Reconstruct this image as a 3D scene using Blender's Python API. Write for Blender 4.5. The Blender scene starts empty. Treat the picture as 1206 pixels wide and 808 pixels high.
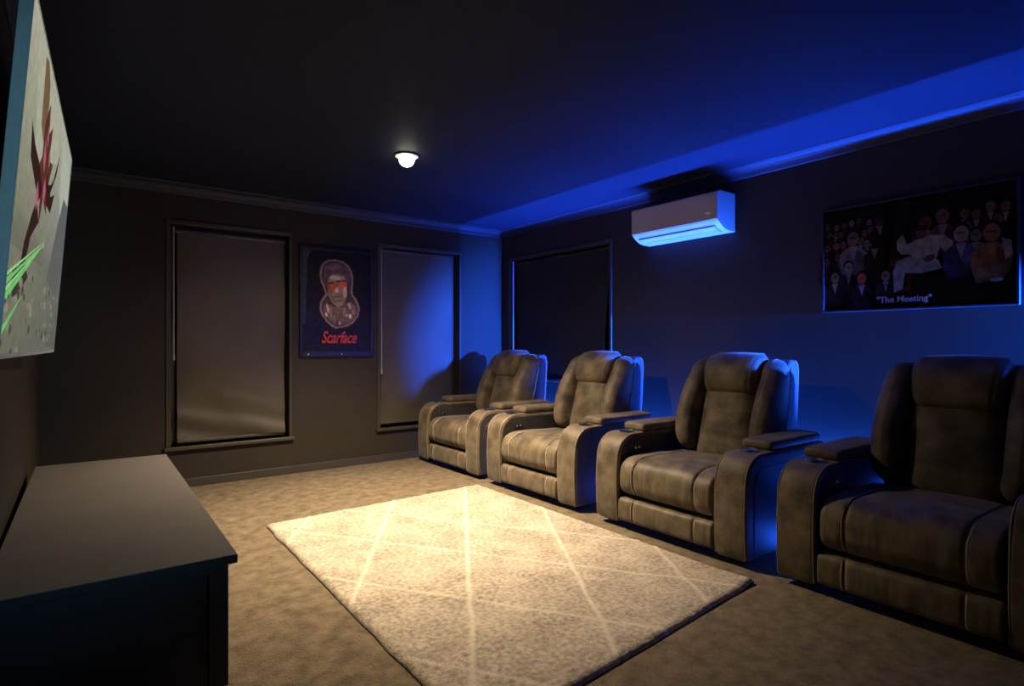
import bpy, bmesh, math, random
from mathutils import Vector, Matrix, noise
random.seed(7)
sc = bpy.context.scene
C = sc.collection
PI = math.pi

# ------------------------------------------------------------------ room size
XL, XR = -0.205, 3.835
YB, YF = 5.26, -1.0
H = 2.41

# ------------------------------------------------------------------ helpers
def obj(name, bm, mat, parent=None, smooth=False, angle=None):
    me = bpy.data.meshes.new(name)
    bmesh.ops.recalc_face_normals(bm, faces=bm.faces[:])
    if smooth:
        for f in bm.faces: f.smooth = True
        if angle is not None:
            a = math.radians(angle)
            for e in bm.edges:
                if len(e.link_faces) == 2 and e.calc_face_angle(0) > a: e.smooth = False
    bm.to_mesh(me); bm.free()
    for m in (mat if isinstance(mat, (list, tuple)) else [mat]): me.materials.append(m)
    o = bpy.data.objects.new(name, me); C.objects.link(o)
    if parent: o.parent = parent
    return o

def thing(name, label, cat, loc=(0, 0, 0), rotz=0, group=None):
    o = bpy.data.objects.new(name, None); C.objects.link(o)
    o.empty_display_size = 0.1
    o.location = loc; o.rotation_euler = (0, 0, rotz)
    o['label'] = label; o['category'] = cat
    if group: o['group'] = group
    return o

def tag(o, label, cat, group=None):
    o['label'] = label; o['category'] = cat
    if group: o['group'] = group
    return o

def struct(name, bm, mat, parent=None, smooth=False):
    o = obj(name, bm, mat, parent, smooth)
    if parent is None: o['kind'] = 'structure'
    return o

def box(bm, x0, x1, y0, y1, z0, z1, bev=0.0):
    v = [bm.verts.new((x, y, z)) for x in (x0, x1) for y in (y0, y1) for z in (z0, z1)]
    fs = [bm.faces.new([v[i] for i in q]) for q in
          ((0, 1, 3, 2), (4, 6, 7, 5), (0, 4, 5, 1), (2, 3, 7, 6), (0, 2, 6, 4), (1, 5, 7, 3))]
    if bev:
        es = list({e for f in fs for e in f.edges})
        bmesh.ops.bevel(bm, geom=es, offset=bev, segments=2, affect='EDGES', profile=0.5)
    return bm

def tube(bm, pts, r, n=8, closed=False):
    pts = [Vector(p) for p in pts]
    rings = []
    N = len(pts)
    up = None
    for i, p in enumerate(pts):
        if closed: t = pts[(i + 1) % N] - pts[i - 1]
        else: t = pts[min(i + 1, N - 1)] - pts[max(i - 1, 0)]
        t.normalize()
        if up is None:
            up = Vector((0, 0, 1)) if abs(t.z) < 0.9 else Vector((1, 0, 0))
        a = t.cross(up).normalized(); b = a.cross(t).normalized(); up = b
        rings.append([bm.verts.new(p + (a * math.cos(2 * PI * k / n) + b * math.sin(2 * PI * k / n)) * r) for k in range(n)])
    M = N if closed else N - 1
    for i in range(M):
        A, B = rings[i], rings[(i + 1) % N]
        for k in range(n):
            bm.faces.new((A[k], A[(k + 1) % n], B[(k + 1) % n], B[k]))
    if not closed:
        bm.faces.new(rings[0][::-1]); bm.faces.new(rings[-1])
    return bm

def lathe(bm, prof, cx, cy, cz, n=24, cap0=True, cap1=True):
    rings = []
    for r, z in prof:
        rings.append([bm.verts.new((cx + r * math.cos(2 * PI * k / n), cy + r * math.sin(2 * PI * k / n), cz + z)) for k in range(n)])
    for A, B in zip(rings, rings[1:]):
        for k in range(n): bm.faces.new((A[k], A[(k + 1) % n], B[(k + 1) % n], B[k]))
    if cap0: bm.faces.new(rings[0][::-1])
    if cap1: bm.faces.new(rings[-1])
    return bm

def axis_pts(a, r, n, extra=()):
    c = [-a + r * (1 - math.cos(k * PI / 8)) * 1.0 for k in range(0, 4)]
    c += [-a + r + (2 * a - 2 * r) * k / n for k in range(n + 1)]
    c += [a - r * (1 - math.cos(k * PI / 8)) for k in range(3, -1, -1)]
    for e in extra:
        for d in (-.014, -.008, -.004, 0, .004, .008, .014): c.append(e + d)
    c = sorted(c)
    out = [c[0]]
    for v in c[1:]:
        if v - out[-1] > 1e-4: out.append(v)
    out[-1] = a
    return out

def round_pt(p, a, r):
    q = Vector([max(-(a[i] - r[i]), min(a[i] - r[i], p[i])) for i in range(3)])
    d = Vector([(p[i] - q[i]) / r[i] for i in range(3)])
    if d.length > 1e-9:
        d = d / max(d.length, 1e-9) * min(1.0, max(abs(d.x), abs(d.y), abs(d.z)))
    return Vector([q[i] + d[i] * r[i] for i in range(3)])

def rbox(bm, c, size, r, n=(8, 8, 8), extra=((), (), ()), deform=None, path=None):
    """rounded box with free per-axis radii; deform(p) in world of the part"""
    a = [s / 2 for s in size]
    if not isinstance(r, (tuple, list)): r = (r, r, r)
    r = [min(r[i], a[i] * .999) for i in range(3)]
    ax = [axis_pts(a[i], r[i], n[i], [e - c[i] for e in extra[i]]) for i in range(3)]
    cache = {}
    def V(i, j, k):
        key = (i, j, k)
        if key not in cache:
            p = round_pt((ax[0][i], ax[1][j], ax[2][k]), a, r) + Vector(c)
            if deform: p = deform(p)
            cache[key] = bm.verts.new(p)
        return cache[key]
    X, Y, Z = [len(t) - 1 for t in ax]
    for j in range(Y):
        for k in range(Z):
            bm.faces.new((V(0, j, k), V(0, j, k + 1), V(0, j + 1, k + 1), V(0, j + 1, k)))
            bm.faces.new((V(X, j, k), V(X, j + 1, k), V(X, j + 1, k + 1), V(X, j, k + 1)))
    for i in range(X):
        for k in range(Z):
            bm.faces.new((V(i, 0, k), V(i + 1, 0, k), V(i + 1, 0, k + 1), V(i, 0, k + 1)))
            bm.faces.new((V(i, Y, k), V(i, Y, k + 1), V(i + 1, Y, k + 1), V(i + 1, Y, k)))
    for i in range(X):
        for j in range(Y):
            bm.faces.new((V(i, j, 0), V(i, j + 1, 0), V(i + 1, j + 1, 0), V(i + 1, j, 0)))
            bm.faces.new((V(i, j, Z), V(i + 1, j, Z), V(i + 1, j + 1, Z), V(i, j + 1, Z)))
    if path:
        out = []
        for p in path:
            q = round_pt(Vector(p) - Vector(c), a, r) + Vector(c)
            out.append(deform(q) if deform else q)
        return out
    return bm

def arc(cx, cy, r, a0, a1, n):
    return [(cx + r * math.cos(math.radians(a0 + (a1 - a0) * k / n)), cy + r * math.sin(math.radians(a0 + (a1 - a0) * k / n))) for k in range(n + 1)]

def offset_poly(P, d):
    """P counter-clockwise; moved inwards by d"""
    out = []; N = len(P)
    for i in range(N):
        a, b, c = Vector(P[i - 1]), Vector(P[i]), Vector(P[(i + 1) % N])
        e1 = (b - a).normalized(); e2 = (c - b).normalized()
        n1 = Vector((-e1.y, e1.x)); n2 = Vector((-e2.y, e2.x))
        m = (n1 + n2); l = m.length
        m = m / l if l > 1e-6 else n1
        k = d / max(.35, m.dot(n1))
        out.append(b + m * k)
    return out

def slab(bm, prof, x0, x1, r, seg=4, cap_mat=0):
    """prof: CCW polygon in (y,z), swept along x with rounded rims"""
    secs = []
    for k in range(seg + 1):
        t = k / seg * PI / 2
        secs.append((x0 + r * (1 - math.sin(t)) * 1.0, r * (1 - math.cos(t))))
    secs = [(x0 + r * (1 - math.cos(k / seg * PI / 2)), r * (1 - math.sin(k / seg * PI / 2))) for k in range(seg + 1)]
    secs += [(x1 - r * (1 - math.cos(k / seg * PI / 2)), r * (1 - math.sin(k / seg * PI / 2))) for k in range(seg, -1, -1)]
    rings = []
    for x, o in secs:
        q = offset_poly(prof, o) if o > 1e-7 else [Vector(p) for p in prof]
        rings.append([bm.verts.new((x, p.x, p.y)) for p in q])
    N = len(prof)
    for A, B in zip(rings, rings[1:]):
        for k in range(N): bm.faces.new((A[k], A[(k + 1) % N], B[(k + 1) % N], B[k]))
    caps = [bm.faces.new(rings[0][::-1]), bm.faces.new(rings[-1])]
    for f in caps: f.material_index = cap_mat
    return bm

def B(): return bmesh.new()

# ------------------------------------------------------------------ materials
def mat(name, col, rough=0.6, metal=0.0, var=0.0, scale=8.0, bump=0.0, bscale=60.0, col2=None, spec=0.5, stretch=None,
        sheen=0.0, coat=0.0, emit=None, estr=0.0, detail=4.0):
    m = bpy.data.materials.new(name); m.use_nodes = True
    nt = m.node_tree; b = nt.nodes['Principled BSDF']
    b.inputs['Roughness'].default_value = rough; b.inputs['Metallic'].default_value = metal
    b.inputs['Specular IOR Level'].default_value = spec
    if sheen:
        b.inputs['Sheen Weight'].default_value = sheen; b.inputs['Sheen Roughness'].default_value = .4
    if coat:
        b.inputs['Specular IOR Level'].default_value = .12
    b.inputs['Coat Weight'].default_value = coat; b.inputs['Coat Roughness'].default_value = .12
    if emit:
        b.inputs['Emission Color'].default_value = (*emit, 1); b.inputs['Emission Strength'].default_value = estr
    tc = nt.nodes.new('ShaderNodeTexCoord'); mp = nt.nodes.new('ShaderNodeMapping')
    nt.links.new(tc.outputs['Object'], mp.inputs['Vector'])
    if stretch: mp.inputs['Scale'].default_value = stretch
    n1 = nt.nodes.new('ShaderNodeTexNoise'); n1.inputs['Scale'].default_value = scale; n1.inputs['Detail'].default_value = detail; n1.inputs['Roughness'].default_value = .68 if detail > 6 else .5
    nt.links.new(mp.outputs['Vector'], n1.inputs['Vector'])
    cr = nt.nodes.new('ShaderNodeValToRGB')
    c2 = col2 if col2 else tuple(c * (1 + var) for c in col)
    c1 = col if col2 else tuple(c * (1 - var) for c in col)
    cr.color_ramp.elements[0].position = .35; cr.color_ramp.elements[1].position = .68
    cr.color_ramp.elements[0].color = (*c1, 1); cr.color_ramp.elements[1].color = (*c2, 1)
    nt.links.new(n1.outputs['Fac'], cr.inputs['Fac']); nt.links.new(cr.outputs['Color'], b.inputs['Base Color'])
    if bump:
        n2 = nt.nodes.new('ShaderNodeTexNoise'); n2.inputs['Scale'].default_value = bscale; n2.inputs['Detail'].default_value = 3
        nt.links.new(mp.outputs['Vector'], n2.inputs['Vector'])
        bp = nt.nodes.new('ShaderNodeBump'); bp.inputs['Strength'].default_value = bump; bp.inputs['Distance'].default_value = .01
        nt.links.new(n2.outputs['Fac'], bp.inputs['Height']); nt.links.new(bp.outputs['Normal'], b.inputs['Normal'])
    return m

def art_mat(name, rough=.3, emit=0.0, coat=.0, gain=1.0, nmin=.62):
    m = bpy.data.materials.new(name); m.use_nodes = True
    nt = m.node_tree; b = nt.nodes['Principled BSDF']
    at = nt.nodes.new('ShaderNodeAttribute'); at.attribute_name = 'Col'
    tc = nt.nodes.new('ShaderNodeTexCoord'); n = nt.nodes.new('ShaderNodeTexNoise')
    n.inputs['Scale'].default_value = 26; n.inputs['Detail'].default_value = 5
    nt.links.new(tc.outputs['Object'], n.inputs['Vector'])
    mr = nt.nodes.new('ShaderNodeMapRange'); mr.inputs['From Min'].default_value = .3; mr.inputs['From Max'].default_value = .7
    mr.inputs['To Min'].default_value = nmin * gain; mr.inputs['To Max'].default_value = (2 - nmin) * gain
    nt.links.new(n.outputs['Fac'], mr.inputs['Value'])
    vm = nt.nodes.new('ShaderNodeVectorMath'); vm.operation = 'SCALE'
    nt.links.new(at.outputs['Color'], vm.inputs[0]); nt.links.new(mr.outputs['Result'], vm.inputs['Scale'])
    if emit:
        nt.links.new(vm.outputs['Vector'], b.inputs['Emission Color']); b.inputs['Emission Strength'].default_value = emit
        b.inputs['Base Color'].default_value = (.01, .01, .01, 1)
    else:
        nt.links.new(vm.outputs['Vector'], b.inputs['Base Color'])
    b.inputs['Roughness'].default_value = rough
    b.inputs['Specular IOR Level'].default_value = .12
    b.inputs['Coat Weight'].default_value = coat; b.inputs['Coat Roughness'].default_value = .25
    return m

M = {}
M['wall'] = mat('charcoal_paint', (.036, .030, .024), .62, var=.06, scale=2.5, bump=.05, bscale=220, spec=.3)
M['ceiling'] = mat('dark_ceiling_paint', (.012, .018, .042), .7, var=.05, scale=2.0, bump=.04, bscale=200, spec=.2)
M['trim'] = mat('satin_charcoal_trim', (.055, .049, .043), .38, var=.05, scale=6)
M['cornice'] = mat('cornice_paint', (.016, .024, .052), .6, var=.04, scale=3)
M['carpet'] = mat('brown_carpet', (.105, .081, .052), .95, col2=(.235, .186, .122), scale=13, bump=.8, bscale=120, spec=.1, sheen=.15, detail=8)
M['suede'] = mat('brown_suede', (.062, .048, .031), .55, col2=(.172, .135, .091), scale=9, bump=.25, bscale=90, spec=.35, sheen=.25, detail=6)
M['suede_wrinkled'] = mat('wrinkled_suede', (.062, .048, .031), .52, col2=(.180, .142, .095), scale=9, bump=.35, bscale=12, spec=.35, sheen=.25, stretch=(1.5, 1, .7), detail=6)
M['side_leather'] = mat('dark_side_leather', (.030, .028, .027), .5, col2=(.048, .044, .042), scale=7, bump=.2, bscale=70, spec=.4)
M['shell_leather'] = mat('dark_back_leather', (.050, .048, .055), .5, col2=(.070, .066, .076), scale=7, bump=.2, bscale=70, spec=.4)
M['piping'] = mat('suede_piping', (.24, .20, .15), .55, var=.15, scale=40)
M['stitch'] = mat('pale_stitching', (.40, .35, .27), .7, var=.1, scale=80)
M['black'] = mat('black_plastic', (.012, .012, .013), .5, var=.05, scale=10)
M['chrome'] = mat('brushed_chrome', (.75, .73, .70), .22, metal=1.0, var=.05, scale=30)
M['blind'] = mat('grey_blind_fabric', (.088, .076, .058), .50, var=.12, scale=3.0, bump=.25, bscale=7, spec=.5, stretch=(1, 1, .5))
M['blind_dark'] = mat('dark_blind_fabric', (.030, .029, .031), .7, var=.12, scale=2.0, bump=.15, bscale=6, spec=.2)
M['cord'] = mat('pale_grey_cord', (.42, .40, .37), .4, var=.05, scale=30)
M['glass'] = mat('night_window_glass', (.01, .011, .013), .06, var=.02, scale=2, spec=.5)
M['ac'] = mat('white_enamel', (.62, .60, .57), .35, var=.02, scale=4)
M['ac_front'] = mat('silver_grey_panel', (.52, .49, .45), .45, var=.03, scale=4)
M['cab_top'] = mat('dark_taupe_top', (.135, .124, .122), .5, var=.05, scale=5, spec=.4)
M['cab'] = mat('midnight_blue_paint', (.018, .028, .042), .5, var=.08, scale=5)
M['bezel'] = mat('silver_bezel', (.62, .68, .70), .45, metal=.0, var=.05, scale=20)
M['frame'] = mat('black_frame', (.012, .011, .011), .35, var=.05, scale=14)
M['frame_blue'] = mat('dark_blue_frame', (.016, .020, .030), .5, var=.05, scale=14)
M['print'] = art_mat('printed_poster', .4, coat=.03, gain=1.25)
M['print_dim'] = art_mat('printed_canvas', .7, gain=.42)
M['screen'] = art_mat('lit_screen', .3, emit=.62, nmin=.85)
M['lens'] = mat('lamp_lens', (.9, .9, .9), .4, emit=(1.0, .90, .74), estr=14)
M['led'] = mat('blue_led_diffuser', (.1, .2, .8), .5, emit=(.02, .11, 1.0), estr=6)

# ------------------------------------------------------------------ room shell
def wall_with_openings(bm, u0, u1, z0, z1, ops, mk):
    """ops = [(ua,ub,za,zb)]; mk(bm,u0,u1,z0,z1) adds a block"""
    us = sorted({u0, u1, *[o[0] for o in ops], *[o[1] for o in ops]})
    for a, b in zip(us, us[1:]):
        o = [q for q in ops if q[0] <= a + 1e-6 and q[1] >= b - 1e-6]
        if o:
            mk(bm, a, b, z0, o[0][2]); mk(bm, a, b, o[0][3], z1)
        else: mk(bm, a, b, z0, z1)

W1 = (.590, 1.500, .33, 2.10)
W2 = (2.360, 3.262, .33, 2.10)
W3 = (3.62, 5.10, .80, 2.06)      # along y on the right wall
T = .16
b = B(); wall_with_openings(b, XL - T, XR + T, 0, H, [W1, W2], lambda bm, a, c, z, w: box(bm, a, c, YB, YB + T, z, w))
struct('wall_back', b, M['wall'])
b = B(); wall_with_openings(b, YF - T, YB, 0, H, [W3], lambda bm, a, c, z, w: box(bm, XR, XR + T, a, c, z, w))
struct('wall_right', b, M['wall'])
b = B(); box(b, XL - T, XL, YF - T, YB, 0, H); struct('wall_left', b, M['wall'])
b = B(); box(b, XL, XR, YF - T, YF, 0, H); struct('wall_front', b, M['wall'])
b = B(); box(b, XL - T, XR + T, YF - T, YB + T, -.12, 0); struct('floor', b, M['carpet'])
b = B(); box(b, XL - T, XR + T, YF - T, YB + T, H, H + .12); struct('ceiling', b, M['ceiling'])

# cove cornice, one mesh per wall: profile (d from wall, z below ceiling)
cp = [(0, 0), (0, -.075), (.008, -.078), (.014, -.070)] + [(.082 - .068 * math.cos(math.radians(t)), -.082 + .0 + .068 * math.sin(math.radians(t)) + .004) for t in (15, 32, 50, 68, 82)] + [(.080, -.008), (.084, 0)]
def cornice(name, p0, p1, nrm):
    bm = B(); rings = []
    for p in (p0, p1):
        rings.append([bm.verts.new((p[0] + nrm[0] * d, p[1] + nrm[1] * d, H + z)) for d, z in cp])
    n = len(cp)
    for k in range(n): bm.faces.new((rings[0][k], rings[0][(k + 1) % n], rings[1][(k + 1) % n], rings[1][k]))
    bm.faces.new(rings[0]); bm.faces.new(rings[1][::-1])
    return struct(name, bm, M['cornice'])
cornice('trim_1', (XL, YB), (XR, YB), (0, -1))
cornice('trim_2', (XR, YF), (XR, YB), (-1, 0))
cornice('trim_3', (XL, YF), (XL, YB), (1, 0))

def skirting(name, boxes):
    bm = B()
    for q in boxes: box(bm, *q, bev=.004)
    struct(name, bm, M['trim'])
skirting('baseboard_back', [(XL, XR, YB - .016, YB, 0, .068)])
skirting('baseboard_right', [(XR - .016, XR, YF, YB - .017, 0, .068)])
skirting('baseboard_left', [(XL, XL + .016, YF, YB - .017, 0, .068)])

# ------------------------------------------------------------------ windows
def window_back(n, W):
    x0, x1, z0, z1 = W
    w = bpy.data.objects.new('window_%d' % n, None); C.objects.link(w); w['kind'] = 'structure'
    f = B()
    y0, y1 = YB + .105, YB + .15
    box(f, x0, x0 + .045, y0, y1, z0, z1); box(f, x1 - .045, x1, y0, y1, z0, z1)
    box(f, x0 + .045, x1 - .045, y0, y1, z0, z0 + .05); box(f, x0 + .045, x1 - .045, y0, y1, z1 - .05, z1)
    obj('window_frame', f, M['trim'], w)
    g = B(); box(g, x0 + .045, x1 - .045, YB + .125, YB + .131, z0 + .05, z1 - .05); obj('pane', g, M['glass'], w)
    a = B()
    t = .030
    box(a, x0 - t, x0, YB - .012, YB + .10, z0, z1 + t, bev=.003); box(a, x1, x1 + .020, YB - .012, YB + .0, z0, z1 + t, bev=.003)
    box(a, x0, x1, YB - .012, YB + .0, z1, z1 + t, bev=.003)
    obj('architrave', a, M['trim'], w)
    s = B(); box(s, x0 - .045, x1 + .040, YB - .035, YB + .10, z0 - .030, z0, bev=.005); obj('window_sill', s, M['trim'], w)
window_back(1, W1); window_back(2, W2)
w = bpy.data.objects.new('window_3', None); C.objects.link(w); w['kind'] = 'structure'
y0, y1, z0, z1 = W3
f = B()
box(f, XR + .105, XR + .15, y0, y0 + .045, z0, z1); box(f, XR + .105, XR + .15, y1 - .045, y1, z0, z1)
box(f, XR + .105, XR + .15, y0 + .045, y1 - .045, z0, z0 + .05); box(f, XR + .105, XR + .15, y0 + .045, y1 - .045, z1 - .05, z1)
obj('window_frame', f, M['trim'], w)
g = B(); box(g, XR + .125, XR + .131, y0 + .045, y1 - .045, z0 + .05, z1 - .05); obj('pane', g, M['glass'], w)
a = B()
box(a, XR - .012, XR, y0 - .03, y0, z0, z1 + .03, bev=.003); box(a, XR - .012, XR, y1, y1 + .03, z0, z1 + .03, bev=.003)
box(a, XR - .014, XR, y0 - .0, y1 + .0, z1 + .004, z1 + .034, bev=.003)
obj('architrave', a, M['trim'], w)
s = B(); box(s, XR - .03, XR + .10, y0 - .03, y1 + .03, z0 - .03, z0, bev=.004); obj('window_sill', s, M['trim'], w)

# ------------------------------------------------------------------ roller blinds
def blind(label, x0, x1, y, z0, z1, cord_x, cord_len, wrinkle, wav):
    t = thing('roller_blind', label, 'blind', ((x0 + x1) / 2, y, z1), 0, 'roller blinds on the back wall')
    cx = (x0 + x1) / 2; hw = (x1 - x0) / 2; hh = z1 - z0
    bm = B(); nx, nz = 40, 60
    for side, off in ((0, 0.0), (1, .0025)):
        pass
    def P(i, j, off):
        u = i / nx; v = j / nz; x = -hw + 2 * hw * u; z = -.03 - (hh - .05) * v
        low = max(0, (v - .72) / .28)
        d = wrinkle * (.35 * noise.noise((x * 2.2 + wav, z * 1.2, wav)) + low * .9 * noise.noise((x * 2.4, z * 9 + x * 2.0, 3 + wav)))
        e = abs(2 * u - 1) ** 6 * wrinkle * .3 * math.sin(z * 7 + wav)
        return (x, d - e + off, z)
    G = [[[bm.verts.new(P(i, j, o)) for j in range(nz + 1)] for i in range(nx + 1)] for o in (0, .002)]
    for i in range(nx):
        for j in range(nz):
            bm.faces.new((G[0][i][j], G[0][i][j + 1], G[0][i + 1][j + 1], G[0][i + 1][j]))
            bm.faces.new((G[1][i][j], G[1][i + 1][j], G[1][i + 1][j + 1], G[1][i][j + 1]))
    for j in range(nz):
        bm.faces.new((G[0][0][j], G[1][0][j], G[1][0][j + 1], G[0][0][j + 1]))
        bm.faces.new((G[0][nx][j], G[0][nx][j + 1], G[1][nx][j + 1], G[1][nx][j]))
    for i in range(nx):
        bm.faces.new((G[0][i][0], G[0][i + 1][0], G[1][i + 1][0], G[1][i][0]))
        bm.faces.new((G[0][i][nz], G[1][i][nz], G[1][i + 1][nz], G[0][i + 1][nz]))
    obj('blind_fabric', bm, M['blind'], t, smooth=True, angle=60)
    r = B(); tube(r, [(-hw - .01, .018, -.028), (hw + .01, .018, -.028)], .024, 16); obj('roller_tube', r, M['trim'], t, smooth=True, angle=50)
    r = B(); rbox(r, (0, .001, -hh + .012), (2 * hw, .014, .026), .006, (6, 1, 1)); obj('bottom_rail', r, M['blind'], t, smooth=True)
    r = B(); cxl = cord_x - cx
    tube(r, [(cxl, -.055, -.010), (cxl, -.058, -cord_len * .5), (cxl, -.058, -cord_len)], .0055, 8)
    obj('pull_wand', r, M['cord'], t, smooth=True, angle=50)
    r = B(); lathe(r, [(.004, 0), (.009, -.01), (.010, -.045), (.005, -.055)], cxl, -.058, -cord_len + .004, 12)
    obj('wand_handle', r, M['cord'], t, smooth=True, angle=50)
    return t
blind('grey roller blind nearest the television, left of the framed portrait poster', .645, 1.478, YB + .060, .345, 2.085, .615, 1.02, .034, 0)
blind('grey roller blind right of the framed portrait poster, tinted blue by the light', 2.392, 3.205, YB + .060, .355, 2.105, 2.376, 1.20, .014, 5)

# dark side-wall blind, slightly billowed at its near edge
t = thing('roller_blind', 'near-black roller blind on the side wall above the two furthest recliners', 'blind', (XR + .05, (W3[0] + W3[1]) / 2, 2.05))
hw = (W3[1] - W3[0]) / 2 - .02; hh = 2.05 - .82
bm = B(); nx, nz = 60, 40
def P3(i, j, o):
    u = i / nx; v = j / nz; y = -hw + 2 * hw * u; z = -.03 - (hh - .03) * v
    near = math.exp(-((u) / .10) ** 2)
    d = -.012 * math.sin(u * 16) * v - near * .085 * v + .008 * noise.noise((y * 3, z, 1))
    return (-.0 + d + o, y + near * .05 * v, z)
G = [[[bm.verts.new(P3(i, j, o)) for j in range(nz + 1)] for i in range(nx + 1)] for o in (0, .002)]
for i in range(nx):
    for j in range(nz):
        bm.faces.new((G[0][i][j], G[0][i + 1][j], G[0][i + 1][j + 1], G[0][i][j + 1]))
        bm.faces.new((G[1][i][j], G[1][i][j + 1], G[1][i + 1][j + 1], G[1][i + 1][j]))
for j in range(nz):
    bm.faces.new((G[0][0][j], G[0][0][j + 1], G[1][0][j + 1], G[1][0][j]))
    bm.faces.new((G[0][nx][j], G[1][nx][j], G[1][nx][j + 1], G[0][nx][j + 1]))
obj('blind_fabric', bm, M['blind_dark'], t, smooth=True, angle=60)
r = B(); tube(r, [(.02, -hw, -.022), (.02, hw, -.022)], .02, 14); obj('roller_tube', r, M['trim'], t, smooth=True, angle=50)
r = B(); tube(r, [(-.062, hw - .035, .0), (-.062, hw - .035, -.6), (-.062, hw - .035, -1.15)], .0065, 8); obj('pull_wand', r, M['cord'], t, smooth=True, angle=50)

# ------------------------------------------------------------------ recliners
def make_recliner(label):
    t = thing('recliner', label, 'recliner chair', (0, 0, 0), -PI / 2, 'row of four brown suede recliners')
    su, sw, st, sd, pi_ = M['suede'], M['suede_wrinkled'], M['stitch'], M['side_leather'], M['piping']
    # base
    b = B(); box(b, -.50, .50, .05, .84, .035, .12, bev=.01); box(b, -.33, .33, .10, .80, .12, .24); obj('base', b, M['black'], t)
    for x in (-.45, .45):
        for y in (.10, .80):
            f = B(); lathe(f, [(.022, 0), (.026, .01), (.026, .04)], x, y, 0, 16); obj('foot', f, M['black'], t, smooth=True, angle=40)
    # arms
    prof = [(.012, .040), ] + [(.86, .040)]
    prof = [(.018, .035), (.30, .035), (.60, .035), (.86, .035), (.875, .05), (.875, .30)] + arc(.835, .530, .04, 0, 90, 5)[0:] + [(.60, .570), (.35, .572)] \
        + arc(.155, .422, .150, 90, 172, 12) + [(.000, .36), (-.004, .26), (.000, .14), (.008, .06)]
    for s in (-1, 1):
        xa, xb = (.340, .525) if s > 0 else (-.525, -.340)
        def dent(v): return v
        b = B(); slab(b, prof, xa, xb, .022, 5, cap_mat=1)
        for v in b.verts:
            v.co.y += .006 * noise.noise(v.co * 5 + Vector((s * 3, 0, 0))); v.co.z += .003 * noise.noise(v.co * 7)
            # faint horizontal creases on the front face
            if v.co.y < .05: v.co.y += .0
        a = obj('armrest', b, [su, sd], t, smooth=True, angle=45)
        # seam piping along both rims
        pp = [p for p in prof if not (p[1] < .04 and p[0] > .02)]
        top = prof[14:] if False else None
        path = [(.80, .567), (.60, .5665), (.35, .5685)] + arc(.155, .422, .1465, 90, 172, 12) + [(.0035, .36), (-.0005, .26), (.0035, .14), (.0115, .045)]
        for xe in (xa + .008, xb - .008):
            pb = B(); tube(pb, [(xe, y, z) for y, z in path], .0034, 6); obj('piping', pb, pi_, a, smooth=True, angle=60)
        # raised inset curve on the outer side
        ip = [(.78, .50), (.30, .50)] + arc(.19, .39, .11, 90, 178, 8) + [(.08, .20), (.08, .07)]
        xo = s * .5245
        pb = B(); tube(pb, [(xo, y, z) for y, z in ip], .0035, 6); obj('side_seam', pb, sd, a, smooth=True, angle=60)
        # storage lid
        def lid(p):
            q = p.copy(); q.z += .006 * math.cos((p.x - s * .4325) * 16) * (1 if p.z > .6 else 0) + .002 * noise.noise(p * 9); return q
        b = B(); rbox(b, (s * .432, .535, .5985), (.178, .56, .050), (.02, .03, .02), (4, 12, 2), deform=lid)
        lo = obj('storage_lid', b, su, t, smooth=True, angle=60)
        b = B(); tube(b, [(s * .432 - .081, .29, .598), (s * .432 - .081, .79, .598)], .003, 6); tube(b, [(s * .432 + .081, .29, .598), (s * .432 + .081, .79, .598)], .003, 6)
        obj('piping', b, pi_, lo, smooth=True, angle=60)
        # cup holder
        b = B(); lathe(b, [(.036, .001), (.037, .010), (.043, .013), (.050, .010), (.051, 0)], s * .432, .190, .5715, 32, cap0=False, cap1=False)
        ch = obj('cup_holder', b, M['chrome'], t, smooth=True, angle=50)
        b = B(); lathe(b, [(.0, .0015), (.037, .003)], s * .432, .190, .5715, 32, cap0=False, cap1=False); obj('cup_well', b, M['black'], ch)
    # control buttons on inner face of the arm away from the camera
    b = B()
    box(b, -.3405, -.3365, .150, .225, .470, .498, bev=.0015); cpn = obj('control_panel', b, M['black'], t)
    for y in (.170, .203):
        b = B(); v0 = len(b.verts)
        lathe(b, [(.010, 0), (.010, .003), (.007, .0045)], 0, 0, 0, 16)
        bmesh.ops.transform(b, matrix=Matrix.Translation((-.3365, y, .484)) @ Matrix.Rotation(PI / 2, 4, 'Y'), verts=b.verts[:])
        obj('button', b, M['chrome'], cpn, smooth=True, angle=40)
    # seat cushion
    G1 = .215
    def groove(x): return sum(math.exp(-((x - g) / .008) ** 2) for g in (-G1, G1))
    def seat_def(p):
        q = p.copy()
        top = max(0, (p.z - .30) / .15); fr = max(0, 1 - (p.y - .0) / .12)
        q.z += top * (.014 * math.cos(p.x / .34 * PI / 2) + .010 * math.sin(min(1, max(0, (p.y) / .45)) * PI) - .012 * (p.y > .55))
        g = groove(p.x)
        if p.z > .40: q.z -= g * .010
        if p.y < .14: q.y += g * .010 * min(1, (0.14 - p.y) / .08)
        if fr > 0:
            w = noise.noise((p.x * 22, p.z * 4.0, 2.0)) * .004 + noise.noise((p.x * 55, p.z * 3, 5)) * .002
            k = math.sin(max(0, min(1, (p.z - .19) / .20)) * PI)
            q.y += w * k * fr - .012 * math.sin(max(0, min(1, (p.z - .19) / .26)) * PI) * fr
        q.z += .005 * top * noise.noise((p.x * 6, p.y * 6, 0)) + .003 * top * noise.noise((p.x * 3, p.y * 22, 4))
        return q
    b = B()
    gp = [(None, .008, z) for z in (.20, .23, .26, .29, .32, .35)]
    cc, sz, rr = (0, .338, .3185), (.672, .665, .237), (.03, .105, .085)
    pth = {}
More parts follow.
